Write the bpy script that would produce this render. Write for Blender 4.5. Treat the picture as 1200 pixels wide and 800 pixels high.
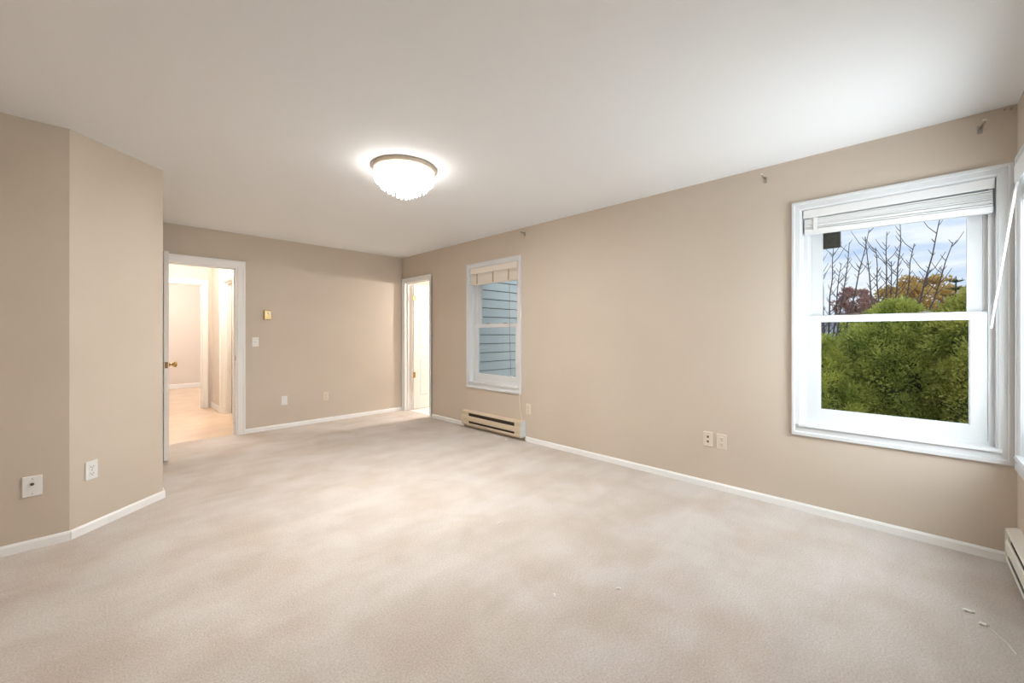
import bpy, bmesh, math, random
from mathutils import Vector, Matrix, noise as mnoise
for o in list(bpy.data.objects): bpy.data.objects.remove(o)
scene = bpy.context.scene
C = scene.collection
R = math.radians
random.seed(7)

# ------------------------------------------------------------------ camera
CAM_Z = 1.224
F_PX = 472.0
cam_d = bpy.data.cameras.new('camera'); cam = bpy.data.objects.new('camera', cam_d); C.objects.link(cam)
cam_d.sensor_width = 36; cam_d.sensor_fit = 'HORIZONTAL'; cam_d.lens = 36 * F_PX / 1200
cam_d.shift_y = -9.0 / 1200; cam_d.clip_start = .02; cam_d.clip_end = 400
cam.location = (0, 0, CAM_Z); cam.rotation_euler = (R(90), 0, R(-45.6))
scene.camera = cam

# ------------------------------------------------------------------ world: partly clouded sky
w = bpy.data.worlds.new('sky'); scene.world = w; w.use_nodes = True
nt = w.node_tree; nt.nodes.clear()
def N(t, typ, **kw):
    n = t.nodes.new(typ)
    for k, v in kw.items(): setattr(n, k, v)
    return n
tc = N(nt, 'ShaderNodeTexCoord'); mp = N(nt, 'ShaderNodeMapping'); mp.inputs['Scale'].default_value = (1.6, 1.6, 7)
nz = N(nt, 'ShaderNodeTexNoise'); nz.inputs['Scale'].default_value = 2.2; nz.inputs['Detail'].default_value = 6; nz.inputs['Roughness'].default_value = .55
rp = N(nt, 'ShaderNodeValToRGB'); rp.color_ramp.elements[0].position = .40; rp.color_ramp.elements[1].position = .62
rp.color_ramp.elements[0].color = (.36, .52, .80, 1); rp.color_ramp.elements[1].color = (.80, .84, .90, 1)
bg = N(nt, 'ShaderNodeBackground'); bg.inputs['Strength'].default_value = 1.0
wo = N(nt, 'ShaderNodeOutputWorld')
nt.links.new(tc.outputs['Generated'], mp.inputs['Vector']); nt.links.new(mp.outputs['Vector'], nz.inputs['Vector'])
nt.links.new(nz.outputs['Fac'], rp.inputs['Fac']); nt.links.new(rp.outputs['Color'], bg.inputs['Color']); nt.links.new(bg.outputs['Background'], wo.inputs['Surface'])

# ------------------------------------------------------------------ sun spread wide by thin cloud
sd = bpy.data.lights.new('sun', 'SUN'); sun = bpy.data.objects.new('sun', sd); C.objects.link(sun)
sd.energy = 1.3; sd.angle = R(50); sd.color = (1, .97, .93)
sun.rotation_euler = Vector((.25, 1, -.55)).to_track_quat('-Z', 'Y').to_euler()
sun.location = (2.8, -12, 6)

# added fill lamp just outside the front window, brightens the near ceiling and room
dd = bpy.data.lights.new('front_window_fill', 'AREA'); fill = bpy.data.objects.new('front_window_fill', dd); C.objects.link(fill)
dd.shape = 'RECTANGLE'; dd.size = .86; dd.size_y = 1.46; dd.energy = 46; dd.color = (.86, .93, 1)
fill.location = (2.82, -.42 - .15, 1.34); fill.rotation_euler = (R(90), 0, 0)

LAMP_EMIT = 150.0
HALL_W = 41.0
BATH_W = 135.0
vs = scene.view_settings
vs.view_transform = 'Standard'; vs.look = 'None'; vs.gamma = 1; vs.use_curve_mapping = False
vs.exposure = 0.34

# ------------------------------------------------------------------ materials
M = {}
def mat(name, col, rough=.5, metal=0, emit=None, estr=0, noise=None, bump=None, spec=None):
    m = bpy.data.materials.new(name); m.use_nodes = True
    t = m.node_tree; b = t.nodes['Principled BSDF']
    b.inputs['Base Color'].default_value = (*col, 1); b.inputs['Roughness'].default_value = rough; b.inputs['Metallic'].default_value = metal
    if spec is not None: b.inputs['Specular IOR Level'].default_value = spec
    if emit: b.inputs['Emission Color'].default_value = (*emit, 1); b.inputs['Emission Strength'].default_value = estr
    if noise or bump: co = N(t, 'ShaderNodeTexCoord')
    if noise:                                         # (scale, second colour, detail)
        n = N(t, 'ShaderNodeTexNoise'); n.inputs['Scale'].default_value = noise[0]; n.inputs['Detail'].default_value = noise[2]
        r = N(t, 'ShaderNodeValToRGB'); r.color_ramp.elements[0].position = .35; r.color_ramp.elements[1].position = .68
        r.color_ramp.elements[0].color = (*col, 1); r.color_ramp.elements[1].color = (*noise[1], 1)
        t.links.new(co.outputs['Object'], n.inputs['Vector']); t.links.new(n.outputs['Fac'], r.inputs['Fac']); t.links.new(r.outputs['Color'], b.inputs['Base Color'])
    if bump:                                          # (scale, strength, distance)
        n = N(t, 'ShaderNodeTexNoise'); n.inputs['Scale'].default_value = bump[0]; n.inputs['Detail'].default_value = 3
        u = N(t, 'ShaderNodeBump'); u.inputs['Strength'].default_value = bump[1]; u.inputs['Distance'].default_value = bump[2]
        t.links.new(co.outputs['Object'], n.inputs['Vector']); t.links.new(n.outputs['Fac'], u.inputs['Height']); t.links.new(u.outputs['Normal'], b.inputs['Normal'])
    M[name] = m; return m
WALL = (.59, .503, .412)
mat('wall', WALL, .55, noise=(1.3, (.615, .53, .44), 3), bump=(160, .10, .002))
mat('ceiling', (.90, .905, .91), .9, bump=(220, .15, .002))
mat('trim', (.89, .88, .86), .35)
mat('vinyl', (.71, .72, .725), .3)
mat('door_paint', (.84, .81, .76), .38)
mat('hallwall', (.70, .63, .56), .6, noise=(1.1, (.71, .65, .59), 2))
mat('hallfloor', (.66, .50, .37), .25, noise=(3.5, (.70, .55, .42), 4))
mat('bathfloor', (.78, .74, .70), .35)
mat('blind_white', (.80, .80, .79), .4)
mat('blind_cream', (.84, .77, .68), .5)
mat('tape', (.55, .42, .28), .8)
mat('brass', (.62, .42, .15), .25, 1)
mat('brass_dark', (.30, .19, .08), .4, .8)
mat('thermo', (.62, .47, .22), .35, .6)
mat('plate_white', (.82, .81, .78), .4)
mat('plate_cream', (.72, .63, .52), .45)
mat('dark', (.03, .022, .015), .6)
mat('port', (.14, .10, .07), .6)
mat('heater', (.66, .55, .40), .4)
mat('heater_white', (.80, .77, .70), .35)
mat('heater_in', (.035, .02, .012), .7)
mat('cap_grey', (.62, .66, .66), .4)
mat('steel', (.42, .38, .33), .35, .9)
mat('lint', (.85, .84, .80), .9)
mat('feeder', (.045, .04, .03), .6, noise=(30, (.07, .06, .045), 3))
mat('ring', (.55, .46, .36), .45, .2)
mat('lamp_glass', (.9, .9, .88), .2, emit=(1, .985, .96), estr=LAMP_EMIT)
mat('lamp_rod', (.9, .9, .88), .2, emit=(1, .985, .96), estr=6.0)
mat('siding', (.54, .585, .575), .6, noise=(2.0, (.57, .615, .605), 3))
mat('siding_lap_shade', (.06, .07, .075), .9)  # dark backing in the board gaps, paints the shadow lines under the laps
mat('lawn', (.10, .13, .045), .9, noise=(4, (.16, .16, .07), 5))
mat('bark', (.15, .115, .10), .9)
mat('house_white', (.72, .74, .76), .7)
mat('roof', (.18, .19, .21), .8)
mat('winglass', (.05, .06, .08), .1)
# leaf materials (two tones by position noise)
def leafmat(name, a, b_, scale):
    m = mat(name, a, .7, noise=(scale, b_, 3), spec=.2); t = m.node_tree     # leaves let some light through
    t.nodes['Color Ramp'].color_ramp.elements[0].position = .28; t.nodes['Color Ramp'].color_ramp.elements[1].position = .60
    b = t.nodes['Principled BSDF']; src = b.inputs['Base Color'].links[0].from_socket
    tl = N(t, 'ShaderNodeBsdfTranslucent'); mx = N(t, 'ShaderNodeMixShader'); mx.inputs['Fac'].default_value = .4
    t.links.new(src, tl.inputs['Color']); t.links.new(b.outputs['BSDF'], mx.inputs[1]); t.links.new(tl.outputs['BSDF'], mx.inputs[2])
    t.links.new(mx.outputs['Shader'], t.nodes['Material Output'].inputs['Surface'])
    return m
leafmat('cedar', (.27, .33, .06), (.70, .70, .18), 4.2)
leafmat('cedar_yellow', (.30, .35, .06), (.70, .66, .17), 4.0)
leafmat('spruce', (.09, .13, .06), (.17, .22, .09), 5)
leafmat('orange_leaf', (.55, .32, .09), (.72, .52, .20), 2)
leafmat('red_leaf', (.40, .18, .16), (.55, .36, .30), 2)
M['bud'] = M['bark']
# window glass: clear with a Fresnel reflection
g = bpy.data.materials.new('glass'); g.use_nodes = True; t = g.node_tree; t.nodes.clear()
tr = N(t, 'ShaderNodeBsdfTransparent'); tr.inputs['Color'].default_value = (.96, .975, .97, 1)
gl = N(t, 'ShaderNodeBsdfGlossy'); gl.inputs['Roughness'].default_value = 0; lw = N(t, 'ShaderNodeLayerWeight'); lw.inputs['Blend'].default_value = .5
pw = N(t, 'ShaderNodeMath', operation='POWER'); pw.inputs[1].default_value = 4.0
fr = N(t, 'ShaderNodeMapRange'); fr.inputs['To Min'].default_value = .02; fr.inputs['To Max'].default_value = .55
t.links.new(lw.outputs['Facing'], pw.inputs[0]); t.links.new(pw.outputs['Value'], fr.inputs['Value'])
mx = N(t, 'ShaderNodeMixShader'); ou = N(t, 'ShaderNodeOutputMaterial')
t.links.new(fr.outputs['Result'], mx.inputs['Fac']); t.links.new(tr.outputs['BSDF'], mx.inputs[1]); t.links.new(gl.outputs['BSDF'], mx.inputs[2]); t.links.new(mx.outputs['Shader'], ou.inputs['Surface'])
M['glass'] = g
# carpet: trodden pile, patches, combing streaks and fine grain
m = mat('carpet', (.6, .53, .46), .95, spec=.1); t = m.node_tree; b = t.nodes['Principled BSDF']
co = N(t, 'ShaderNodeTexCoord')
n1 = N(t, 'ShaderNodeTexNoise'); n1.inputs['Scale'].default_value = 2.6; n1.inputs['Detail'].default_value = 4; n1.inputs['Roughness'].default_value = .55; n1.inputs['Distortion'].default_value = .3
mp2 = N(t, 'ShaderNodeMapping'); mp2.inputs['Rotation'].default_value = (0, 0, R(52)); mp2.inputs['Scale'].default_value = (.55, 4.2, 1)
n2 = N(t, 'ShaderNodeTexNoise'); n2.inputs['Scale'].default_value = 1.3; n2.inputs['Detail'].default_value = 2
n3 = N(t, 'ShaderNodeTexNoise'); n3.inputs['Scale'].default_value = 130; n3.inputs['Detail'].default_value = 3; n3.inputs['Roughness'].default_value = .7
r1 = N(t, 'ShaderNodeValToRGB'); r1.color_ramp.elements[0].position = .36; r1.color_ramp.elements[1].position = .62
r1.color_ramp.elements[0].color = (.55, .478, .417, 1); r1.color_ramp.elements[1].color = (.615, .563, .52, 1)
r2 = N(t, 'ShaderNodeMapRange'); r2.inputs['From Min'].default_value = .38; r2.inputs['From Max'].default_value = .62; r2.inputs['To Min'].default_value = .965; r2.inputs['To Max'].default_value = 1.03
r3 = N(t, 'ShaderNodeMapRange'); r3.inputs['From Min'].default_value = .3; r3.inputs['From Max'].default_value = .7; r3.inputs['To Min'].default_value = .80; r3.inputs['To Max'].default_value = 1.15
mu = N(t, 'ShaderNodeMath', operation='MULTIPLY'); vm = N(t, 'ShaderNodeVectorMath', operation='SCALE')
bp = N(t, 'ShaderNodeBump'); bp.inputs['Strength'].default_value = .5; bp.inputs['Distance'].default_value = .006
L = t.links.new
L(co.outputs['Object'], n1.inputs['Vector']); L(co.outputs['Object'], mp2.inputs['Vector']); L(mp2.outputs['Vector'], n2.inputs['Vector']); L(co.outputs['Object'], n3.inputs['Vector'])
L(n1.outputs['Fac'], r1.inputs['Fac']); L(n2.outputs['Fac'], r2.inputs['Value']); L(n3.outputs['Fac'], r3.inputs['Value'])
L(r2.outputs['Result'], mu.inputs[0]); L(r3.outputs['Result'], mu.inputs[1]); L(r1.outputs['Color'], vm.inputs[0]); L(mu.outputs['Value'], vm.inputs['Scale'])
L(vm.outputs['Vector'], b.inputs['Base Color']); L(n3.outputs['Fac'], bp.inputs['Height']); L(bp.outputs['Normal'], b.inputs['Normal'])

# ------------------------------------------------------------------ mesh helpers
def mesh_obj(name, verts, faces, m, parent=None, smooth=False):
    me = bpy.data.meshes.new(name); me.from_pydata([tuple(v) for v in verts], [], faces); me.update()
    if smooth:
        for p in me.polygons: p.use_smooth = True
    me.materials.append(M[m]); o = bpy.data.objects.new(name, me); C.objects.link(o)
    if parent: o.parent = parent
    return o
class MB:
    def __init__(s): s.v = []; s.f = []
    def box(s, x0, x1, y0, y1, z0, z1, c=0):
        x0, x1 = min(x0, x1), max(x0, x1); y0, y1 = min(y0, y1), max(y0, y1); z0, z1 = min(z0, z1), max(z0, z1)
        if c <= 0:
            k = len(s.v)
            s.v += [(x, y, z) for z in (z0, z1) for y in (y0, y1) for x in (x0, x1)]
            s.f += [[k + i for i in q] for q in ((0, 2, 3, 1), (4, 5, 7, 6), (0, 1, 5, 4), (2, 6, 7, 3), (0, 4, 6, 2), (1, 3, 7, 5))]
        else:                                        # bevelled box
            bm = bmesh.new(); bmesh.ops.create_cube(bm, size=1)
            for v in bm.verts: v.co = ((x0 + x1) / 2 + v.co.x * (x1 - x0), (y0 + y1) / 2 + v.co.y * (y1 - y0), (z0 + z1) / 2 + v.co.z * (z1 - z0))
            bmesh.ops.bevel(bm, geom=bm.edges[:], offset=c, segments=1, affect='EDGES', clamp_overlap=True)
            s.add_bm(bm)
        return s
    def add_bm(s, bm):
        k = len(s.v); bm.verts.index_update()
        s.v += [tuple(v.co) for v in bm.verts]; s.f += [[k + v.index for v in f.verts] for f in bm.faces]; bm.free()
    def tube(s, pts, r, n=8, r1=None):
        k = len(s.v); pts = [Vector(p) for p in pts]; m_ = len(pts)
        for i, p in enumerate(pts):
            d = (pts[min(i + 1, m_ - 1)] - pts[max(i - 1, 0)]).normalized()
            a = d.cross(Vector((0, 0, 1)) if abs(d.z) < .9 else Vector((1, 0, 0))).normalized(); b_ = d.cross(a)
            rr = r if r1 is None else r + (r1 - r) * i / (m_ - 1)
            s.v += [tuple(p + (a * math.cos(j * 2 * math.pi / n) + b_ * math.sin(j * 2 * math.pi / n)) * rr) for j in range(n)]
        for i in range(m_ - 1):
            for j in range(n): s.f.append([k + i * n + j, k + i * n + (j + 1) % n, k + (i + 1) * n + (j + 1) % n, k + (i + 1) * n + j])
        s.f.append([k + j for j in range(n)][::-1]); s.f.append([k + (m_ - 1) * n + j for j in range(n)])
        return s
    def lathe(s, prof, n=24, M4=None):               # prof: (r, z)
        k = len(s.v); M4 = M4 or Matrix()
        for (r, z) in prof: s.v += [tuple(M4 @ Vector((r * math.cos(j * 2 * math.pi / n), r * math.sin(j * 2 * math.pi / n), z))) for j in range(n)]
        for i in range(len(prof) - 1):
            for j in range(n): s.f.append([k + i * n + j, k + i * n + (j + 1) % n, k + (i + 1) * n + (j + 1) % n, k + (i + 1) * n + j])
        s.f.append([k + j for j in range(n)][::-1]); s.f.append([k + (len(prof) - 1) * n + j for j in range(n)])
        return s
    def frame(s, ox0, ox1, oz0, oz1, ix0, ix1, iz0, iz1, y0, y1):   # rectangular ring in the x-z plane
        k = len(s.v)
        for y in (y0, y1):
            s.v += [(ox0, y, oz0), (ox1, y, oz0), (ox1, y, oz1), (ox0, y, oz1), (ix0, y, iz0), (ix1, y, iz0), (ix1, y, iz1), (ix0, y, iz1)]
        for i in range(4):
            j = (i + 1) % 4
            s.f += [[k + i, k + j, k + 4 + j, k + 4 + i], [k + 8 + i, k + 12 + i, k + 12 + j, k + 8 + j],
                    [k + i, k + 8 + i, k + 8 + j, k + j], [k + 4 + i, k + 4 + j, k + 12 + j, k + 12 + i]]
        return s
    def prism(s, poly, x0, x1):                      # polygon in (y, z) extruded along x
        k = len(s.v); n = len(poly)
        for x in (x0, x1): s.v += [(x, y, z) for (y, z) in poly]
        s.f.append([k + i for i in range(n)][::-1]); s.f.append([k + n + i for i in range(n)])
        for i in range(n):
            j = (i + 1) % n; s.f.append([k + i, k + j, k + n + j, k + n + i])
        return s
    def build(s, name, m, parent=None, smooth=False):
        o = mesh_obj(name, s.v, s.f, m, parent, smooth)
        bm = bmesh.new(); bm.from_mesh(o.data); bmesh.ops.recalc_face_normals(bm, faces=bm.faces[:]); bm.to_mesh(o.data); bm.free()
        return o
def tag(o, label, cat=None, group=None, kind=None):
    o['label'] = label
    if cat: o['category'] = cat
    if group: o['group'] = group
    if kind: o['kind'] = kind
    return o
def empty(name, loc, rz=0):
    o = bpy.data.objects.new(name, None); C.objects.link(o); o.location = loc; o.rotation_euler = (0, 0, rz); o.empty_display_size = .1
    return o
def struct(o, label): return tag(o, label, 'structure' if False else None, kind='structure')
# wall in local coords: x along, y outward from the room, z up; holes are (x0, x1, z0, z1)
def wall(name, loc, rz, x0, x1, h, holes, thick, m, label, zb=0):
    xs = sorted({x0, x1, *[v for q in holes for v in q[:2]]}); zs = sorted({zb, h, *[v for q in holes for v in q[2:]]})
    solid = lambda i, k: 0 <= i < len(xs) - 1 and 0 <= k < len(zs) - 1 and not any(q[0] <= (xs[i] + xs[i + 1]) / 2 <= q[1] and q[2] <= (zs[k] + zs[k + 1]) / 2 <= q[3] for q in holes)
    v, f = [], []
    def quad(*p):
        k = len(v); v.extend(p); f.append([k, k + 1, k + 2, k + 3])
    for i in range(len(xs) - 1):
        for k in range(len(zs) - 1):
            if not solid(i, k): continue
            a, b_, c, d = xs[i], xs[i + 1], zs[k], zs[k + 1]
            quad((a, 0, c), (b_, 0, c), (b_, 0, d), (a, 0, d)); quad((b_, thick, c), (a, thick, c), (a, thick, d), (b_, thick, d))
            if not solid(i - 1, k): quad((a, thick, c), (a, 0, c), (a, 0, d), (a, thick, d))
            if not solid(i + 1, k): quad((b_, 0, c), (b_, thick, c), (b_, thick, d), (b_, 0, d))
            if not solid(i, k - 1): quad((a, thick, c), (b_, thick, c), (b_, 0, c), (a, 0, c))
            if not solid(i, k + 1): quad((a, 0, d), (b_, 0, d), (b_, thick, d), (a, thick, d))
    o = mesh_obj(name, v, f, m); o.location = loc; o.rotation_euler = (0, 0, rz)
    bm = bmesh.new(); bm.from_mesh(o.data); bmesh.ops.remove_doubles(bm, verts=bm.verts[:], dist=1e-5); bm.to_mesh(o.data); bm.free()
    return struct(o, label)

# ------------------------------------------------------------------ room plan (metres, camera above the origin)
RX, BY, FY, H, T = 3.395, 5.79, -.42, 2.44, .13
NX, LY, BX = .325, 3.555, -.60           # closet side wall, left wall, wall behind the camera
DG = (-.13, 3.555), (.325, 3.965)
W1, W2, W3 = .083, 3.661, 2.82            # window centres: right wall y, right wall y, front wall x
WZ0, WZ1, WH = .60, 2.08, .437
RRIGHT, RFRONT, RBACK = R(-90), R(180), 0.0
RDIAG = math.atan2(DG[1][1] - DG[0][1], DG[1][0] - DG[0][0])
D1 = (.415, 1.16, 2.03)                   # door 1 opening x0 x1 height (back wall)
D2 = (5.015, 5.735, 2.045)                # door 2 opening y0 y1 height (right wall)

fl = MB(); fl.box(BX - T, RX + .065, FY - T, BY + .05, -.12, 0)
struct(fl.build('floor', 'carpet'), 'pale beige cut pile carpet with trodden patches over the whole room')
cl = MB(); cl.box(BX - T, RX + T, FY - T, BY + T, H, H + .12)
struct(cl.build('ceiling', 'ceiling'), 'flat off white ceiling with one lamp in the middle')
# right wall: local x = -y world
wall('wall_right', (RX, 0, 0), RRIGHT, -(BY + T), -(FY - T), H,
     [(-W1 - WH, -W1 + WH, WZ0, WZ1), (-W2 - WH, -W2 + WH, WZ0, WZ1), (-D2[1], -D2[0], 0, D2[2])], T, 'wall', 'long taupe wall with two windows and a narrow doorway')
wall('wall_back', (0, BY, 0), 0, NX - T, RX, H, [(D1[0], D1[1], 0, D1[2])], T, 'wall', 'taupe far wall with the doorway to the hall')
wall('wall_side', (NX, 0, 0), R(90), DG[1][1] + .0, BY, H, [], T * .9, 'wall', 'short taupe wall hidden behind the open hall door')
dl = math.hypot(DG[1][0] - DG[0][0], DG[1][1] - DG[0][1])
wall('wall_diagonal', (*DG[0], 0), RDIAG, 0, dl, H, [], T, 'wall', 'short angled taupe wall at the left')
wall('wall_left', (0, LY, 0), 0, BX - T, DG[0][0], H, [], T, 'wall', 'taupe wall at the left edge')
wall('wall_rear', (BX, 0, 0), R(90), FY - T, LY, H, [], T, 'wall', 'taupe wall behind the camera')
wall('wall_front', (0, FY, 0), RFRONT, -RX, -BX, H, [(-W3 - WH, -W3 + WH, WZ0, WZ1)], T, 'wall', 'taupe wall at the right edge with a window and heater')

# baseboards
def base(name, loc, rz, x0, x1, label, m='trim', h=.055, d=.012):
    b_ = MB(); b_.prism([(0, 0), (-d, 0), (-d, h - .012), (-d * .45, h), (0, h)], x0, x1); o = b_.build(name, m); o.location = loc; o.rotation_euler = (0, 0, rz)
    return struct(o, label)
base('baseboard_right', (RX, 0, 0), RRIGHT, -3.10, -FY - .0, 'white baseboard under the large window')
base('baseboard_right', (RX, 0, 0), RRIGHT, -D2[0] + .055, -4.20, 'short white baseboard between the doorway and the heater')
base('baseboard_back', (0, BY, 0), 0, D1[1] + .08, RX - .02, 'white baseboard along the far wall')
base('baseboard_diagonal', (*DG[0], 0), RDIAG, 0, dl + .008, 'white baseboard under the angled wall')
base('baseboard_left', (0, LY, 0), 0, BX, DG[0][0] + .004, 'white baseboard at the left edge')
base('baseboard_side', (NX, 0, 0), R(90), DG[1][1] + .02, BY - .02, 'white baseboard behind the open door')
base('baseboard_front', (0, FY, 0), RFRONT, -1.35, -BX, 'white baseboard under the front wall')

# ------------------------------------------------------------------ windows
def window(name, loc, rz, label):
    e = struct(empty(name, loc, rz), label)
    x, zt = WH, WZ1 - WZ0
    o_ = .052
    # casing: outer band and a lower inner band, four mitred pieces
    def piece(a, b_, c, d):                       # outer a,b and inner c,d corners (x, z)
        s = MB(); mid = lambda p, q, k: (p[0] + (q[0] - p[0]) * k, p[1] + (q[1] - p[1]) * k)
        lv = [(0, 0.0), (0, -.020), (.28, -.020), (.36, -.013), (.85, -.010), (1, -.006), (1, 0.0)]
        k = 0
        for (p, q) in ((a, c), (b_, d)):
            for (kk, y) in lv: m_ = mid(p, q, kk); s.v.append((m_[0], y, m_[1]))
        n = len(lv)
        for i in range(n): j = (i + 1) % n; s.f.append([i, j, n + j, n + i])
        s.f += [list(range(n)), list(range(n, 2 * n))]
        s.build('casing', 'vinyl', e)
    O = [(-x - o_, -.075), (x + o_, -.075), (x + o_, zt + o_), (-x - o_, zt + o_)]
    I = [(-x, 0), (x, 0), (x, zt), (-x, zt)]
    for i in range(4): piece(O[i], O[(i + 1) % 4], I[i], I[(i + 1) % 4])
    MB().prism([(-.028, -.012), (-.024, 0.004), (.05, .006), (.05, -.0), (-.006, -.012)], -x - .012, x + .012).build('stool', 'vinyl', e)
    MB().frame(-x, x, 0, zt, -x + .006, x - .006, .006, zt - .006, 0, T).build('lining', 'vinyl', e)
    MB().frame(-x + .006, x - .006, .006, zt - .006, -x + .030, x - .030, .026, zt - .026, .050, T).build('track', 'vinyl', e)
    MB().frame(-x + .030, x - .030, .026, zt - .026, -x + .046, x - .046, .030, zt - .040, .088, T).build('track', 'vinyl', e)
    # lower sash
    lo = MB().frame(-.406, .406, .022, .748, -.3415, .3415, .105, .708, .056, .086).build('lower_sash', 'vinyl', e)
    MB().frame(-.347, .347, .099, .714, -.3365, .3365, .110, .703, .062, .080).build('glazing_bead', 'vinyl', lo)
    MB().box(-.345, .345, .069, .073, .101, .712).build('pane', 'glass', lo)
    for sx in (-.16, .16): MB().box(sx - .028, sx + .028, .058, .08, .748, .757).box(sx - .006, sx + .02, .05, .062, .752, .762).build('sash_lock', 'steel', lo)
    up = MB().frame(-.390, .390, .715, zt - .03, -.331, .331, .752, zt - .09, .092, .122).build('upper_sash', 'vinyl', e)
    MB().box(-.335, .335, .105, .109, .748, zt - .086).build('pane', 'glass', up)
    return e
window('window_1', (RX, W1, WZ0), RRIGHT, 'large white double hung window overlooking the green hedge')
window('window_2', (RX, W2, WZ0), RRIGHT, 'white double hung window facing grey blue siding, above heater')
window('window_3', (W3, FY, WZ0), RFRONT, 'white window cut off by the right edge of the picture')

# ------------------------------------------------------------------ blinds
def blind(name, loc, rz, label, m, hw, y0, vh, sh, rh, nsl, sag=0.0, tapes=(), proud=.012, tapem='blind_white'):
    e = tag(empty(name, loc, rz), label, 'blind')
    zt = WZ1 - WZ0 - .008
    MB().box(-hw, hw, y0 - proud, y0 - proud + .006, zt - vh, zt, .0015).build('valance', m, e)
    MB().box(-hw, hw, y0 - proud + .006, y0 + .036, zt - .035, zt).build('headrail', m, e)
    for i in range(nsl):                             # bunched slats
        za = zt - vh - .004 - (sh - .004) * i / nsl; dy = random.uniform(-.002, .002); k = random.uniform(-.0015, .0015)
        s = MB(); th = (sh - .004) / nsl * .93; n = 3
        s.v = []
        for xx, dz in ((-hw + .006, sag * .0), (hw - .006, -sag)):
            for (yy, zz) in ((.0, 0), (.016, .004), (.032, 0), (.032, -th), (.016, .004 - th), (.0, -th)): s.v.append((xx, y0 + dy + yy, za + zz + dz * (i + 1) / nsl + k))
        for i2 in range(6): j = (i2 + 1) % 6; s.f.append([i2, j, 6 + j, 6 + i2])
        s.f += [[0, 1, 2, 3, 4, 5], [6, 7, 8, 9, 10, 11]]
        s.build('slat', m, e)
    b_ = MB().box(-hw + .004, hw - .004, y0 - .004, y0 + .036, zt - vh - sh - rh, zt - vh - sh - .002, .004)
    b_.v = [(x, y, z - sag * (x + hw) / (2 * hw)) for (x, y, z) in b_.v]
    b_.build('bottom_rail', m, e)
    for tx in tapes: MB().box(tx - .011, tx + .011, y0 - .0075, y0 - .005, zt - vh - sh - rh * .4, zt - vh).build('ladder_tape', tapem, e)
    return e
bA = blind('window_blind', (RX, W1, WZ0), RRIGHT, 'white slatted blind pulled up at the top of the large hedge window', 'blind_white', .426, .010, .056, .070, .038, 8, sag=.022, tapes=(-.36,))
bB = blind('window_blind', (RX, W2, WZ0), RRIGHT, 'cream blind pulled up at the top of the window above the heater', 'blind_cream', .426, .010, .075, .120, .022, 9, tapes=(-.30, .0, .27), tapem='tape')
bC = blind('window_blind', (W3, FY, WZ0), RFRONT, 'white blind at the right edge with a tilted hanging wand', 'blind_white', .422, .002, .085, .060, .035, 7, proud=.032)
wz = bC.matrix_world
MB().tube([(-(3.16 - W3), -.030, 1.375), (-(3.165 - W3), -.036, 1.33), (-(3.305 - W3), -.100, .655)], .0055, 6).build('wand', 'blind_white', bC)
MB().tube([(.30, -.006, 1.22), (.305, -.008, .6), (.33, -.010, .13)], .0016, 5).build('pull_cord', 'dark', bB)
MB().lathe([(.002, 0), (.009, .004), (.006, .03), (.002, .034)], 8, Matrix.Translation((.335, -.010, .10))).build('cord_tassel', 'cap_grey', bB)
MB().tube([(-.405, -.004, 1.26), (-.412, -.016, 1.0), (-.425, -.030, .72), (-.428, -.030, .55), (-.424, -.024, .1)], .004, 6).build('wand', 'vinyl', bB)

# ------------------------------------------------------------------ doors
def casing3(parent, x0, x1, h, wl, wr, wt, y=0, d=.016, sgn=-1, m='trim'):
    """two legs and a head around an opening; sgn -1 = proud into the room (towards -y)"""
    ya, yb = sorted((y, y + sgn * d)); yc, yd = sorted((y, y + sgn * (d + .006)))
    MB().box(x0 - wl, x0, ya, yb, 0, h, .002).box(x0 - wl, x0 - wl * .7, yc, yd, 0, h, .002).build('casing', m, parent)
    MB().box(x1, x1 + wr, ya, yb, 0, h, .002).box(x1 + wr * .7, x1 + wr, yc, yd, 0, h, .002).build('casing', m, parent)
    MB().box(x0 - wl, x1 + wr, ya, yb, h, h + wt, .002).box(x0 - wl, x1 + wr, yc, yd, h + wt * .7, h + wt, .002).build('casing', m, parent)
def jamb3(parent, x0, x1, h, y0, y1, stop, m='trim'):
    MB().box(x0, x0 + .016, y0, y1, 0, h).box(x0 + .016, x0 + .028, stop, stop + .03, 0, h - .016).build('jamb', m, parent)
    MB().box(x1 - .016, x1, y0, y1, 0, h).box(x1 - .028, x1 - .016, stop, stop + .03, 0, h - .016).build('jamb', m, parent)
    MB().box(x0 + .016, x1 - .016, y0, y1, h - .016, h).box(x0 + .016, x1 - .016, stop, stop + .03, h - .028, h - .016).build('jamb', m, parent)
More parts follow.
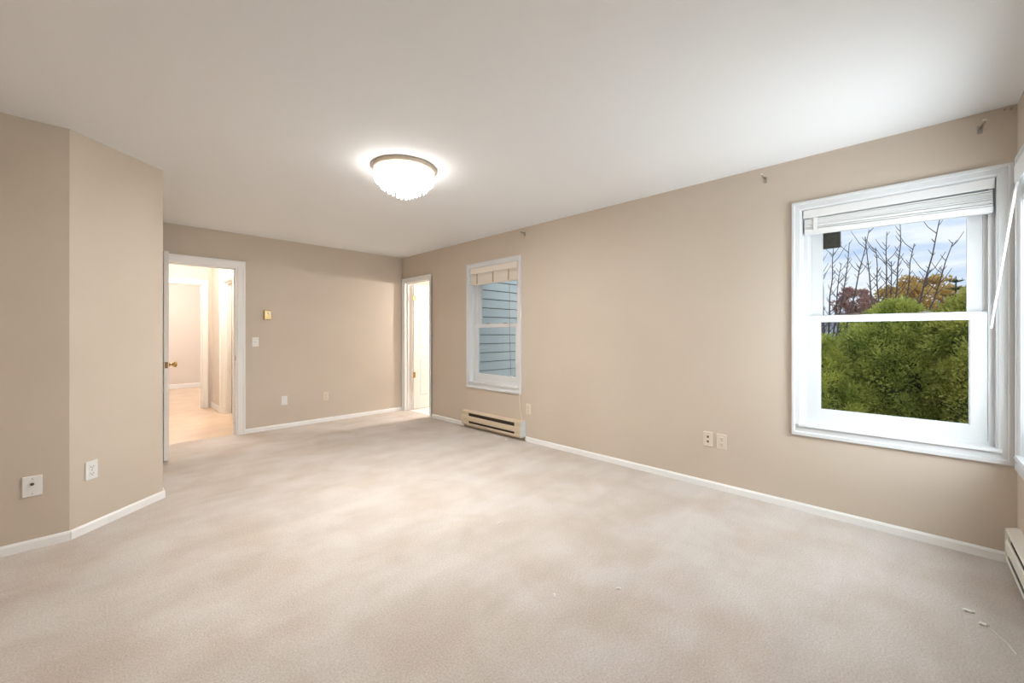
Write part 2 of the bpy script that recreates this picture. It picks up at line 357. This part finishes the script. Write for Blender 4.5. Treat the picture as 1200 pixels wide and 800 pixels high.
def leaf(name, loc, rz, wd, h, label, knobside=1, knobs=True, hinge_z=(.25, 1.05, 1.80), hside=1):
    """door leaf: hinge at local x=0, leaf along +x, thickness centred on y"""
    e = struct(empty(name, loc, rz), label); z0 = .012
    MB().box(0, wd, -.0115, .0115, z0, h).build('core', 'door_paint', e)
    st, mid = .105, .095
    zr = [(z0, .21), (.83, .98), (1.60, 1.71), (h - .115, h)]     # rails
    for sy in (-1, 1):
        s = MB(); ya, yb = sorted((sy * .0115, sy * .0175))
        s.box(0, st, ya, yb, z0, h).box(wd - st, wd, ya, yb, z0, h)
        for (a, b_) in zr: s.box(st, wd - st, ya, yb, a, b_)
        for k in range(3): s.box(wd / 2 - mid / 2, wd / 2 + mid / 2, ya, yb, zr[k][1], zr[k + 1][0])
        s.build('stiles_and_rails', 'door_paint', e)
        for k in range(3):
            for xa, xb in ((st, wd / 2 - mid / 2), (wd / 2 + mid / 2, wd - st)):
                s = MB(); a, b_ = zr[k][1], zr[k + 1][0]; g_ = .014; q = .035
                ya, yb = sy * .0115, sy * .0165
                s.v = [(xa + g_, ya, a + g_), (xb - g_, ya, a + g_), (xb - g_, ya, b_ - g_), (xa + g_, ya, b_ - g_), (xa + q, yb, a + q), (xb - q, yb, a + q), (xb - q, yb, b_ - q), (xa + q, yb, b_ - q)]
                s.f = [[4, 5, 6, 7]] + [[i, (i + 1) % 4, 4 + (i + 1) % 4, 4 + i] for i in range(4)]
                s.build('panel', 'door_paint', e)
    MB().box(wd - .001, wd + .001, -.0175, .0175, z0, h).build('edge_strip', 'door_paint', e)
    for hz in hinge_z:
        MB().tube([(-.006, hside * .0215, hz - .045), (-.006, hside * .0215, hz + .045)], .0075, 8).box(-.002, .03, hside * .0172, hside * .0192, hz - .043, hz + .043).build('hinge', 'brass', e)
    if knobs:
        for sy in (-1, 1):
            Mx = Matrix.Translation((wd - .065, sy * .0175, .925)) @ Matrix.Rotation(R(-90 * sy), 4, 'X')
            MB().lathe([(.032, 0), (.031, .006), (.014, .010), (.010, .030), (.018, .036), (.027, .046), (.029, .056), (.022, .066), (.008, .070)], 18, Mx).build('knob', 'brass', e, True)
        MB().box(wd + .001, wd + .003, -.012, .012, .895, .955).build('latch_plate', 'brass_dark', e)
    return e
# door 1: hall doorway in the far wall, leaf swung into the room
t1 = struct(empty('trim_1', (0, BY, 0)), 'white casing around the hall doorway in the far wall')
casing3(t1, D1[0], D1[1], D1[2], .06, .078, .075); jamb3(t1, D1[0], D1[1], D1[2], 0, T, .045)
casing3(t1, D1[0], D1[1], D1[2], .06, .065, .075, y=T, sgn=1)
MB().box(D1[1] - .018, D1[1] - .0155, .012, .038, .90, .96).build('strike_plate', 'brass', t1)
leaf('door_1', (D1[0] + .024, BY - .004, 0), R(-90), .735, 2.015, 'white hall door swung open, seen edge on', hside=1)
# door 2: right wall near the corner, leaf swung into the next room
t2 = struct(empty('trim_2', (RX, 0, 0), RRIGHT), 'white casing around the narrow doorway in the room corner')
casing3(t2, -D2[1], -D2[0], D2[2], .045, .05, .055); jamb3(t2, -D2[1], -D2[0], D2[2], 0, T, .05)
leaf('door_2', (RX + T + .008, D2[1] - .040, 0), 0, .70, 2.015, 'white six panel door swung open beyond the narrow doorway', hside=-1, hinge_z=(.56, 1.80))

# ------------------------------------------------------------------ hall and rooms beyond
HX0, HX1, HY1 = .30, 1.30, 8.28
hf = MB(); hf.box(HX0 - .4, 3.3, BY + .05, 12.2, -.12, -.002)
struct(hf.build('floor', 'hallfloor'), 'peach coloured smooth hall floor beyond the doorway')
struct(MB().box(-1.6, 3.3, BY + T, 12.2, H, H + .12).build('ceiling', 'ceiling'), 'hall ceiling beyond the doorway')
wall('wall_hall_right', (HX1, 0, 0), R(-90), -HY1, -(BY + T), H, [(-7.50, -6.72, 0, 2.03)], .12, 'hallwall', 'hall wall with the side doorway')
wall('wall_hall_left', (HX0, 0, 0), R(90), BY + T, HY1, H, [], .12, 'hallwall', 'hall wall at the left of the doorway')
wall('wall_hall_end', (0, HY1, 0), 0, -1.0, 3.0, H, [(.42, 1.185, 0, 2.04)], .12, 'hallwall', 'hall end wall with a second doorway')
wall('wall_far', (0, 11.65, 0), 0, -1.6, 3.4, H, [], .12, 'hallwall', 'pale wall of the far room beyond the hall')
wall('wall_far_left', (-1.0, 0, 0), R(90), HY1 + .12, 11.65, H, [], .12, 'hallwall', 'left wall of the far room')
wall('wall_far_right', (3.0, 0, 0), R(-90), -11.65, -(BY + T), H, [], .12, 'hallwall', 'right wall of the far room')
base('baseboard_far', (0, 11.65, 0), 0, -1.0, 3.0, 'white baseboard of the far room', h=.10)
base('baseboard_hall', (HX1, 0, 0), R(-90), -HY1, -7.57, 'white baseboard beside the side doorway in the hall', h=.09)
t3 = struct(empty('trim_3', (0, HY1, 0)), 'white casing around the doorway at the end of the hall')
casing3(t3, .42, 1.185, 2.04, .065, .062, .07); jamb3(t3, .42, 1.185, 2.04, 0, .12, .05)
t4 = struct(empty('trim_4', (HX1, 0, 0), R(-90)), 'white casing around the side doorway in the hall')
casing3(t4, -7.50, -6.72, 2.03, .062, .062, .07); jamb3(t4, -7.50, -6.72, 2.03, 0, .12, .045)
leaf('door_3', (HX1 + .13, 7.465, 0), 0, .745, 2.015, 'white side door standing open in the hall', hinge_z=(.17, .72, 1.8), hside=-1, knobs=False)
# bathroom wing behind door 2
BXX, SY = 5.7, 4.76
struct(MB().box(RX + .065, BXX, SY, 7.6, -.12, -.002).build('floor', 'bathfloor'), 'pale floor beyond the narrow doorway')
struct(MB().box(RX + T, BXX, SY, 7.6, H, H + .12).build('ceiling', 'ceiling'), 'ceiling beyond the narrow doorway')
wall('wall_wing', (0, SY + .15, 0), R(180), -BXX, -(RX + T), H, [], .12, 'wall', 'inner face of the wing wall beyond the narrow doorway')
wall('wall_wing_end', (BXX, 0, 0), R(-90), -7.6, -SY, H, [], .12, 'wall', 'end wall beyond the narrow doorway')
wall('wall_wing_back', (0, 7.5, 0), 0, RX - .1, BXX, H, [], .12, 'wall', 'back wall beyond the narrow doorway')
wall('wall_wing_side', (RX + .02, 0, 0), R(90), BY + T, 7.5, H, [], .1, 'wall', 'side wall beyond the narrow doorway')
def point(name, loc, watts, col, rad=.12):
    d = bpy.data.lights.new(name, 'POINT'); d.energy = watts; d.color = col; d.shadow_soft_size = rad
    o = bpy.data.objects.new(name, d); C.objects.link(o); o.location = loc
point('hall_lamp', (.75, 7.0, 2.28), HALL_W, (1, .88, .76))
point('far_room_lamp', (1.0, 10.0, 2.2), HALL_W * 1.6, (1, .90, .82))
point('side_room_lamp', (2.2, 7.1, 2.2), HALL_W * .6, (1, .88, .74))
point('bathroom_lamp', (5.05, 4.985, 1.97), BATH_W, (1, .965, .92), .05)

# outside of the wing: lap siding, board by board
sw = struct(MB().box(RX + T, BXX + .12, SY + .004, SY + .028, -.8, 2.75).build('wall_siding', 'siding_lap_shade'), 'grey blue lap siding seen through the window above the heater')
board_me = None; EXPO = .141
for i in range(24):
    z = -.62 + i * EXPO
    if board_me is None:
        ob = MB().prism([(0, 0), (-.030, 0), (-.030, .012), (-.016, EXPO - .009), (0, EXPO - .009)], RX + T, BXX + .12).build('siding_board', 'siding', sw); board_me = ob.data
    else:
        ob = bpy.data.objects.new('siding_board', board_me); C.objects.link(ob); ob.parent = sw
    ob.location = (0, SY + .004, z)

# ------------------------------------------------------------------ ceiling lamp
LX, LYY = 1.565, 2.64
lamp = tag(empty('ceiling_lamp', (LX, LYY, H)), 'round flush ceiling lamp with glowing glass rods on a tan ring', 'lamp')
MB().lathe([(.205, 0), (.232, 0), (.234, -.012), (.226, -.026), (.205, -.030)], 40).build('mounting_ring', 'ring', lamp, True)
MB().lathe([(.196, -.010), (.198, -.060), (.190, -.096)], 32).build('glass_drum', 'lamp_rod', lamp, True)
MB().lathe([(.188, -.097), (.13, -.120), (.05, -.138), (.01, -.140)], 32).build('glass_bowl', 'lamp_glass', lamp, True)
def rodrow(n, r, z0, z1, lean, wd, m='lamp_glass'):
    me = None
    for i in range(n):
        a = i * 2 * math.pi / n
        if me is None:
            s = MB(); s.v = [(-wd, -.003, z0), (wd, -.003, z0), (0, .006, z0), (-wd + lean * .0, -.003, z1), (wd, -.003, z1), (0, .006, z1), (0, 0, z1 - .012)]
            s.f = [[0, 2, 1], [0, 1, 4, 3], [1, 2, 5, 4], [2, 0, 3, 5], [3, 4, 6], [4, 5, 6], [5, 3, 6]]
            o = s.build('glass_rod', m, lamp); me = o.data
        else:
            o = bpy.data.objects.new('glass_rod', me); C.objects.link(o); o.parent = lamp
        o.location = (r * math.cos(a), r * math.sin(a), 0); o.rotation_euler = (0, 0, a - math.pi / 2)
rodrow(36, .207, -.026, -.098, 0, .0165, 'lamp_rod'); rodrow(24, .165, -.10, -.145, 0, .0085, 'lamp_rod'); rodrow(16, .105, -.12, -.180, 0, .007, 'lamp_rod'); rodrow(8, .045, -.13, -.208, 0, .0075, 'lamp_rod')

# ------------------------------------------------------------------ plates, switches, thermostat
def plate(name, loc, rz, label, cat, kind, m, wd=.072, h=.116):
    e = tag(empty(name, loc, rz), label, cat)
    MB().box(-wd / 2, wd / 2, -.007, 0, -h / 2, h / 2, .003).build('face_plate', m, e)
    scr = lambda z: MB().lathe([(.003, 0), (.003, .0012)], 8, Matrix.Translation((0, -.007, z)) @ Matrix.Rotation(R(90), 4, 'X')).build('screw', 'steel', e)
    if kind == 'duplex':
        for z in (-.021, .021):
            s = MB().box(-.017, .017, -.0095, -.006, z - .0145, z + .0145, .004).build('socket', m, e)
            MB().box(-.0085, -.0060, -.0100, -.0090, z - .004, z + .006).box(.0060, .0085, -.0100, -.0090, z - .004, z + .006).box(-.0025, .0025, -.0100, -.0090, z - .0105, z - .006).build('slot', 'port', s)
        scr(0)
    elif kind == 'ports':
        for z in (-.019, .019): MB().box(-.0075, .0075, -.0085, -.006, z - .0085, z + .0085).build('port', 'port', e)
        scr(.045); scr(-.045)
    elif kind == 'jack':
        MB().lathe([(.008, 0), (.008, .004), (.0045, .004), (.0045, .010)], 12, Matrix.Translation((0, -.007, .012)) @ Matrix.Rotation(R(90), 4, 'X')).build('jack', 'port', e); scr(.042); scr(-.042)
    elif kind == 'switch':
        MB().box(-.006, .006, -.0085, -.006, -.013, .013, .001).build('toggle_slot', m, e)
        MB().prism([(-.006, -.004), (-.020, .004), (-.020, .009), (-.006, .006)], -.004, .004).build('toggle', m, e); scr(.03); scr(-.03)
    elif kind == 'blank':
        MB().box(-.015, .015, -.0095, -.006, .012, .034, .001).build('socket', m, e); scr(.042); scr(-.042)
    return e
plate('wall_plate', (-.272, LY, .358), 0, 'white cable wall plate with a dark jack at the left edge', 'wall plate', 'jack', 'plate_white', wd=.076)
ux, uy = math.cos(RDIAG), math.sin(RDIAG); k = .118
plate('power_outlet', (DG[0][0] + ux * k, DG[0][1] + uy * k, .375), RDIAG, 'white double power outlet on the angled wall at the left', 'outlet', 'duplex', 'plate_white')
plate('light_switch', (1.345, BY, 1.122), 0, 'white light switch beside the hall doorway', 'switch', 'switch', 'plate_white')
plate('wall_plate', (1.672, BY, .356), 0, 'bright white wall plate low on the far wall', 'wall plate', 'blank', 'plate_white')
plate('power_outlet', (2.195, BY, .354), 0, 'beige power outlet low on the far wall', 'outlet', 'duplex', 'plate_cream')
plate('wall_plate', (RX, 1.131, .385), RRIGHT, 'cream wall plate with two dark square ports left of a power outlet', 'wall plate', 'ports', 'plate_cream')
plate('power_outlet', (RX, 1.030, .383), RRIGHT, 'cream power outlet below and left of the large window', 'outlet', 'duplex', 'plate_cream')
plate('power_outlet', (RX, 3.061, .372), RRIGHT, 'beige power outlet beside the heater', 'outlet', 'duplex', 'plate_cream')
th = tag(empty('thermostat', (1.476, BY, 1.461), 0), 'small brass coloured thermostat with a white dial on the far wall', 'thermostat')
MB().box(-.042, .042, -.004, 0, -.062, .062, .001).build('back_plate', 'brass_dark', th)
MB().box(-.036, .036, -.030, -.004, -.056, .056, .004).build('cover', 'thermo', th)
MB().lathe([(.015, 0), (.014, .008), (.004, .010)], 14, Matrix.Translation((.008, -.030, .024)) @ Matrix.Rotation(R(90), 4, 'X')).build('dial', 'plate_white', th)

# ------------------------------------------------------------------ baseboard heaters
def heater(name, loc, rz, L_, label, m, capm, s0=.12, s1=.10, d=.066):
    e = tag(empty(name, loc, rz), label, 'heater'); h = .178
    MB().box(0, L_, -.010, 0, 0, h).build('back_plate', m, e)
    MB().prism([(-.010, h), (-d + .004, h - .012), (-d, h - .016), (-d, h - .024), (-d + .004, h - .022), (-.010, h - .006)], 0, L_).build('top_hood', m, e)
    MB().prism([(-d + .006, .048), (-d, .052), (-d - .001, .085), (-d, h - .072), (-d + .006, h - .066), (-d + .009, h - .066), (-d + .009, .048)], 0, L_).build('front_panel', m, e)
    MB().box(L_ * s0, L_ * (1 - s1), -d + .012, -.012, .012, h - .028).build('heating_element', 'heater_in', e)
    MB().prism([(-.010, 0), (-d + .002, 0), (-d, .004), (-d, .024), (-d + .003, .024), (-d + .003, .004), (-.010, .004)], 0, L_).build('bottom_lip', m, e)
    for a, b_ in ((0.004, L_ * s0), (L_ * (1 - s1), L_ - .004)): MB().box(a, b_, -d + .004, -.012, .006, h - .026).build('end_section', m, e)
    MB().prism([(0, 0), (-d - .003, 0), (-d - .003, h - .012), (-.010, h + .003), (0, h + .003)], -.004, .002).build('end_cap', m, e)
    MB().prism([(0, 0), (-d - .006, 0), (-d - .006, h - .010), (-.010, h + .006), (0, h + .006)], L_ - .006, L_ + .010).build('end_cap', capm, e)
    return e
heater('baseboard_heater', (RX, 4.185, .048), RRIGHT, 1.065, 'beige electric baseboard heater under the smaller window', 'heater', 'cap_grey')
heater('baseboard_heater', (3.315, FY, .040), RFRONT, 1.85, 'white baseboard heater in the corner at the right edge', 'heater_white', 'heater_white', s0=.02, s1=.05, d=.048)
tag(MB().tube([(RX - .012, 3.195, .53), (RX - .014, 3.19, .44), (RX - .018, 3.165, .34), (RX - .030, 3.135, .26), (RX - .040, 3.128, .234)], .0038, 6).build('cable', 'plate_cream'), 'thin pale cable from the smaller window down to the heater', 'cable')

# ------------------------------------------------------------------ curtain rod brackets and screws near the ceiling
def bracket(y, z, tilt, label):
    e = tag(empty('curtain_bracket', (RX, y, z), RRIGHT), label, 'bracket')
    MB().box(-.010, .010, -.004, 0, -.030, .016, .001).build('base_plate', 'steel', e)
    MB().tube([(0, -.004, .004), (tilt * .3, -.04, .004), (tilt, -.062, .006), (tilt, -.064, .020)], .0055, 6).build('arm', 'steel', e)
    MB().lathe([(.008, 0), (.008, .006), (.003, .008)], 8, Matrix.Translation((tilt, -.064, .016))).build('cup', 'plate_white', e)
bracket(-.289, 2.356, .012, 'metal curtain rod bracket above the right end of the large window')
bracket(.735, 2.352, -.008, 'metal curtain rod bracket left of the large window near the ceiling')
bracket(3.12, 2.372, -.006, 'metal curtain rod bracket above the smaller window near the ceiling')
for y, z, lb in ((-.376, 2.422, 'small screw in the wall near the ceiling corner, left of two'), (-.398, 2.419, 'small screw closest to the ceiling corner, right of two')):
    e = tag(empty('screw', (RX, y, z), RRIGHT), lb, 'screw')
    MB().lathe([(.003, 0), (.003, .010), (.006, .012), (.005, .016)], 8, Matrix.Rotation(R(90), 4, 'X')).build('screw_head', 'steel', e)

# ------------------------------------------------------------------ scraps on the carpet
def scrap(x, y, L_, rz, label, r=.006, m='lint'):
    s = MB(); pts = [(-L_ / 2, 0, .004), (-L_ * .2, .004, .006), (L_ * .15, -.002, .007), (L_ / 2, .003, .004)]
    s.tube(pts, r, 6); s.v = [(a + random.uniform(-.001, .001), b_ + random.uniform(-.001, .001), max(0.0005, c)) for (a, b_, c) in s.v]
    o = s.build('paper_scrap', m); o.location = (x, y, 0); o.rotation_euler = (0, 0, rz); tag(o, label, 'scrap')
scrap(2.672, -.196, .034, R(-78), 'small white scrap on the carpet, farther from the picture corner')
scrap(2.590, -.232, .030, R(-70), 'small white scrap on the carpet, nearest the bottom right corner')
tag(MB().tube([(2.585, -.243, .003), (2.545, -.262, .004), (2.50, -.285, .003), (2.44, -.30, .003)], .0022, 5).build('thread', 'lint'), 'thin white thread lying on the carpet beside a scrap', 'thread')
scrap(1.797, 1.875, .020, R(20), 'pale crumb on the carpet in the middle of the room', .004)
scrap(1.735, .984, .024, R(-30), 'pale crumb on the near carpet, right of another crumb', .004)
scrap(1.481, 1.172, .022, R(60), 'pale crumb on the near carpet, left of another crumb', .004)
scrap(RX - .12, 3.30, .03, R(80), 'white scrap on the carpet in front of the heater', .006)

# ------------------------------------------------------------------ outdoors
GZ = -.65
struct(MB().box(RX + T + .02, 90, -45, SY, GZ - .1, GZ).box(RX - 30, RX + T + .02, -45, FY - T - .02, GZ - .1, GZ).build('ground', 'lawn'), 'lawn outside the windows')
struct(MB().box(RX + T, RX + T + .55, FY - T - .5, SY - .05, 2.352, 2.42).build('roof_eave', 'house_white'), 'white soffit under the roof edge outside the windows')
# feeder box hanging outside the large window
fb = tag(empty('hanging_box', (RX + T + .035, .392, 1.892), RRIGHT), 'small dark box hanging outside the upper left of the large window', 'box')
MB().box(-.068, .068, -.02, .03, -.07, .09, .004).build('body', 'feeder', fb)
MB().lathe([(.008, 0), (.006, .004)], 10, Matrix.Translation((-.05, -.02, -.05)) @ Matrix.Rotation(R(90), 4, 'X')).build('knob', 'steel', fb)
MB().tube([(-.05, .005, .09), (-.05, .005, .46)], .003, 5).tube([(.05, .005, .09), (.05, .005, .46)], .003, 5).build('hanger', 'steel', fb)

def tuft_mesh(name, m, parent, centres, per, size, leafl, leafw, up=.35):
    """sprays of small leaves round given clump centres (centre, outward normal, radius)"""
    v, f = [], []
    for (c, n, r) in centres:
        for _ in range(per):
            d = Vector((random.gauss(0, 1), random.gauss(0, 1), random.gauss(0, 1))).normalized()
            d = (d + n * .75 + Vector((0, 0, up))).normalized()
            p = c + d * r * random.uniform(.35, 1.0) * size
            ax = (d + Vector((random.uniform(-.5, .5), random.uniform(-.5, .5), random.uniform(-.3, .6)))).normalized()
            sd_ = ax.cross(Vector((random.uniform(-1, 1), random.uniform(-1, 1), random.uniform(-1, 1)))).normalized()
            l = leafl * random.uniform(.6, 1.3); w_ = leafw * random.uniform(.7, 1.2); k = len(v)
            v += [p - sd_ * w_ * .4, p + sd_ * w_ * .4, p + ax * l * .55 + sd_ * w_, p + ax * l, p + ax * l * .55 - sd_ * w_]
            f.append([k, k + 1, k + 2, k + 3, k + 4])
    o = mesh_obj(name, v, f, m, parent); o['kind'] = 'stuff'
    return o
def cedar(x, y, h, rad, label, m='cedar', clumps=420, per=100, seed=0):
    random.seed(seed); e = tag(empty('cedar_tree', (x, y, GZ)), label, 'tree', 'cedars of the hedge')
    MB().tube([(0, 0, 0), (.02, .01, h * .5), (0, 0, h * .9)], .07, 8, .015).build('trunk', 'bark', e)
    # dark inner body of twigs
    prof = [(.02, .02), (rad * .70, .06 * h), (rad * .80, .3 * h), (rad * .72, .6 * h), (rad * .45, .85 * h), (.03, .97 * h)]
    cs = []
    for i in range(clumps):
        zt_ = random.random() ** .85; z = zt_ * h * .97
        rr = rad * (1 - zt_ ** 2.6) ** .6 * (.82 + .18 * math.sin(zt_ * 9 + seed)) * random.uniform(.72, 1.06) + .02
        a = random.uniform(0, 2 * math.pi); n = Vector((math.cos(a), math.sin(a), .25)).normalized()
        cs.append((Vector((rr * math.cos(a), rr * math.sin(a), z)), n, random.uniform(.10, .19)))
    tuft_mesh('foliage', m, e, cs, per, 1.0, .042, .0085)
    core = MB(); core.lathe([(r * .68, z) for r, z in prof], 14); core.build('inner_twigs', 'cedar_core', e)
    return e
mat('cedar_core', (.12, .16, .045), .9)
LBL = ['bushy green cedar at the right of the hedge view', 'tallest bushy cedar in the middle of the hedge', 'low green cedar at the left of the hedge view', ]
cedar(7.3, -.72, 2.42, .85, 'yellow green cedar at the right of the hedge behind the large window', 'cedar_yellow', clumps=620, seed=1)
cedar(7.6, .10, 2.30, .80, 'bushy cedar in the middle of the hedge behind the large window', clumps=640, seed=2)
cedar(7.2, .92, 1.80, .66, 'low cedar at the left of the hedge behind the large window', clumps=560, seed=3)
cedar(7.5, 1.80, 1.75, .80, 'cedar of the hedge next beyond the left window edge', clumps=200, per=40, seed=4)
cedar(7.4, -1.75, 2.3, .85, 'cedar of the hedge next beyond the right window edge', clumps=200, per=40, seed=5)

def bare_tree(x, y, stems, label, seed, rbase=.022):
    random.seed(seed); e = tag(empty('bare_tree', (x, y, GZ)), label, 'tree', 'bare trees behind the hedge')
    MB().tube([(0, 0, 0), (.01, 0, .5), (0, .01, .95)], .06, 8, .045).build('trunk', 'bark', e)
    for (dy, top, dx) in stems:
        s = MB(); p0 = Vector((0, 0, .9)); p1 = Vector((dx, dy, top)); pts = []
        for i in range(9):
            k = i / 8; q = p0.lerp(p1, k); q.y = p0.y + dy * (k ** .75) + random.uniform(-.015, .015); q.x += random.uniform(-.015, .015); pts.append(q)
        s.tube(pts, rbase, 5, .005)
        for i in range(2, 8):                                   # side twigs and spurs
            for _ in range(4):
                b0 = pts[i].lerp(pts[i + 1], random.random()) if i < 8 else pts[i]
                L_ = random.choice((.05, .06, .07, .08, .10, .22, .34)); sg = random.choice((-1, 1))
                s.tube([b0, b0 + Vector((random.uniform(-.1, .1), sg * .45, .55)) * L_ * .6, b0 + Vector((random.uniform(-.1, .1), sg * .6, 1.0)) * L_], .006, 4, .003)
        s.build('branch', 'bark', e)
bare_tree(9.6, 1.10, [(.12, 3.75, 0), (-.10, 3.6, .2), (-.36, 3.55, 0), (.05, 3.0, .1), (-.62, 3.75, .1), (-.22, 3.2, .15), (.24, 3.3, .1)], 'bare tree with upright twigs at the left of the large window', 11)
bare_tree(9.2, .22, [(.30, 3.55, 0), (.02, 3.6, .1), (-.16, 3.7, 0), (-.30, 3.35, .1), (-.62, 3.85, 0), (-.48, 2.9, .1), (-.05, 3.1, .15), (.16, 3.35, .1), (-.74, 3.3, .1)], 'bare tree with upright twigs in the middle of the large window', 12)

def round_tree(name, x, y, h, rad, label, m, seed, clumps, per, leafl, leafw, squash=.9):
    random.seed(seed); e = tag(empty(name, (x, y, GZ)), label, 'tree')
    MB().tube([(0, 0, 0), (.05, .03, h * .4), (0, 0, h * .8)], .13, 8, .04).build('trunk', 'bark', e)
    cs = []
    for i in range(clumps):
        d = Vector((random.gauss(0, 1), random.gauss(0, 1), random.gauss(0, 1))).normalized()
        rr = rad * random.uniform(.45, 1.0)
        cs.append((Vector((d.x * rr, d.y * rr, h - rad * squash + d.z * rr * squash)), d, rad * .22))
    tuft_mesh('foliage', m, e, cs, per, 1.0, leafl, leafw)
round_tree('autumn_tree', 21, -.38, 3.85, 1.2, 'orange autumn tree behind the hedge', 'orange_leaf', 21, 220, 60, .09, .035)
round_tree('autumn_tree', 24, 1.64, 3.95, .75, 'dull red autumn tree behind the bare twigs', 'red_leaf', 22, 110, 40, .09, .03)
round_tree('shrub', 17, 1.05, 2.3, .55, 'round green shrub far behind the hedge', 'cedar', 23, 120, 36, .13, .05)
# spruce: whorls of drooping branches
random.seed(31); e = tag(empty('spruce_tree', (11.5, -.68, GZ)), 'small dark spruce rising behind the yellow green cedar', 'tree')
HS = 2.98
MB().tube([(0, 0, 0), (0, 0, HS)], .05, 6, .008).build('trunk', 'bark', e)
v, f = [], []
for wv in range(17):
    z = .5 + (HS - .62) * wv / 16; Lb = (HS - z) * .34 + .05; nb = 8
    for k in range(nb):
        a = 2 * math.pi * k / nb + wv * .7; dirv = Vector((math.cos(a), math.sin(a), .30)); p0 = Vector((0, 0, z))
        for q in range(26):
            p = p0 + dirv * Lb * (q + 1) / 26; ax = (dirv + Vector((random.uniform(-1, 1), random.uniform(-1, 1), random.uniform(-.4, .6)))).normalized(); sd_ = ax.cross(Vector((0, 0, 1))).normalized() * .008; kk = len(v)
            v += [p - sd_, p + sd_, p + ax * .075]; f.append([kk, kk + 1, kk + 2])
        kk = len(v); sd_ = dirv.cross(Vector((0, 0, 1))).normalized() * .008; v += [p0 - sd_, p0 + sd_, p0 + dirv * Lb]; f.append([kk, kk + 1, kk + 2])
mesh_obj('foliage', v, f, 'spruce', e)['kind'] = 'stuff'
# far houses
def house(x, y, wx, wy, eave, ridge, label):
    e = tag(empty('house', (x, y, GZ - 1.2)), label, 'house')
    MB().box(-wx / 2, wx / 2, -wy / 2, wy / 2, 0, eave).build('walls', 'house_white', e)
    s = MB(); o_ = .5
    s.v = [(-wx / 2 - o_, -wy / 2 - o_, eave), (wx / 2 + o_, -wy / 2 - o_, eave), (wx / 2 + o_, wy / 2 + o_, eave), (-wx / 2 - o_, wy / 2 + o_, eave), (0, -wy / 2 + 1.5, ridge), (0, wy / 2 - 1.5, ridge)]
    s.f = [[0, 1, 4], [1, 2, 5, 4], [2, 3, 5], [3, 0, 4, 5], [3, 2, 1, 0]]; s.build('roof', 'roof', e)
    for yy in (-wy * .28, wy * .05, wy * .32):
        p = MB().box(-wx / 2 - .04, -wx / 2 + .02, yy - .6, yy + .6, eave - 1.7, eave - .5).build('window', 'house_white', e)
        MB().box(-wx / 2 - .06, -wx / 2 - .03, yy - .5, yy + .5, eave - 1.6, eave - .6).build('pane', 'winglass', p)
house(46, 6.9, 8, 5.6, 3.7, 4.6, 'distant white house with a grey roof left of the hedge')
house(62, 2.9, 8, 4.6, 5.2, 6.1, 'farther house whose grey roof shows above the window rail')
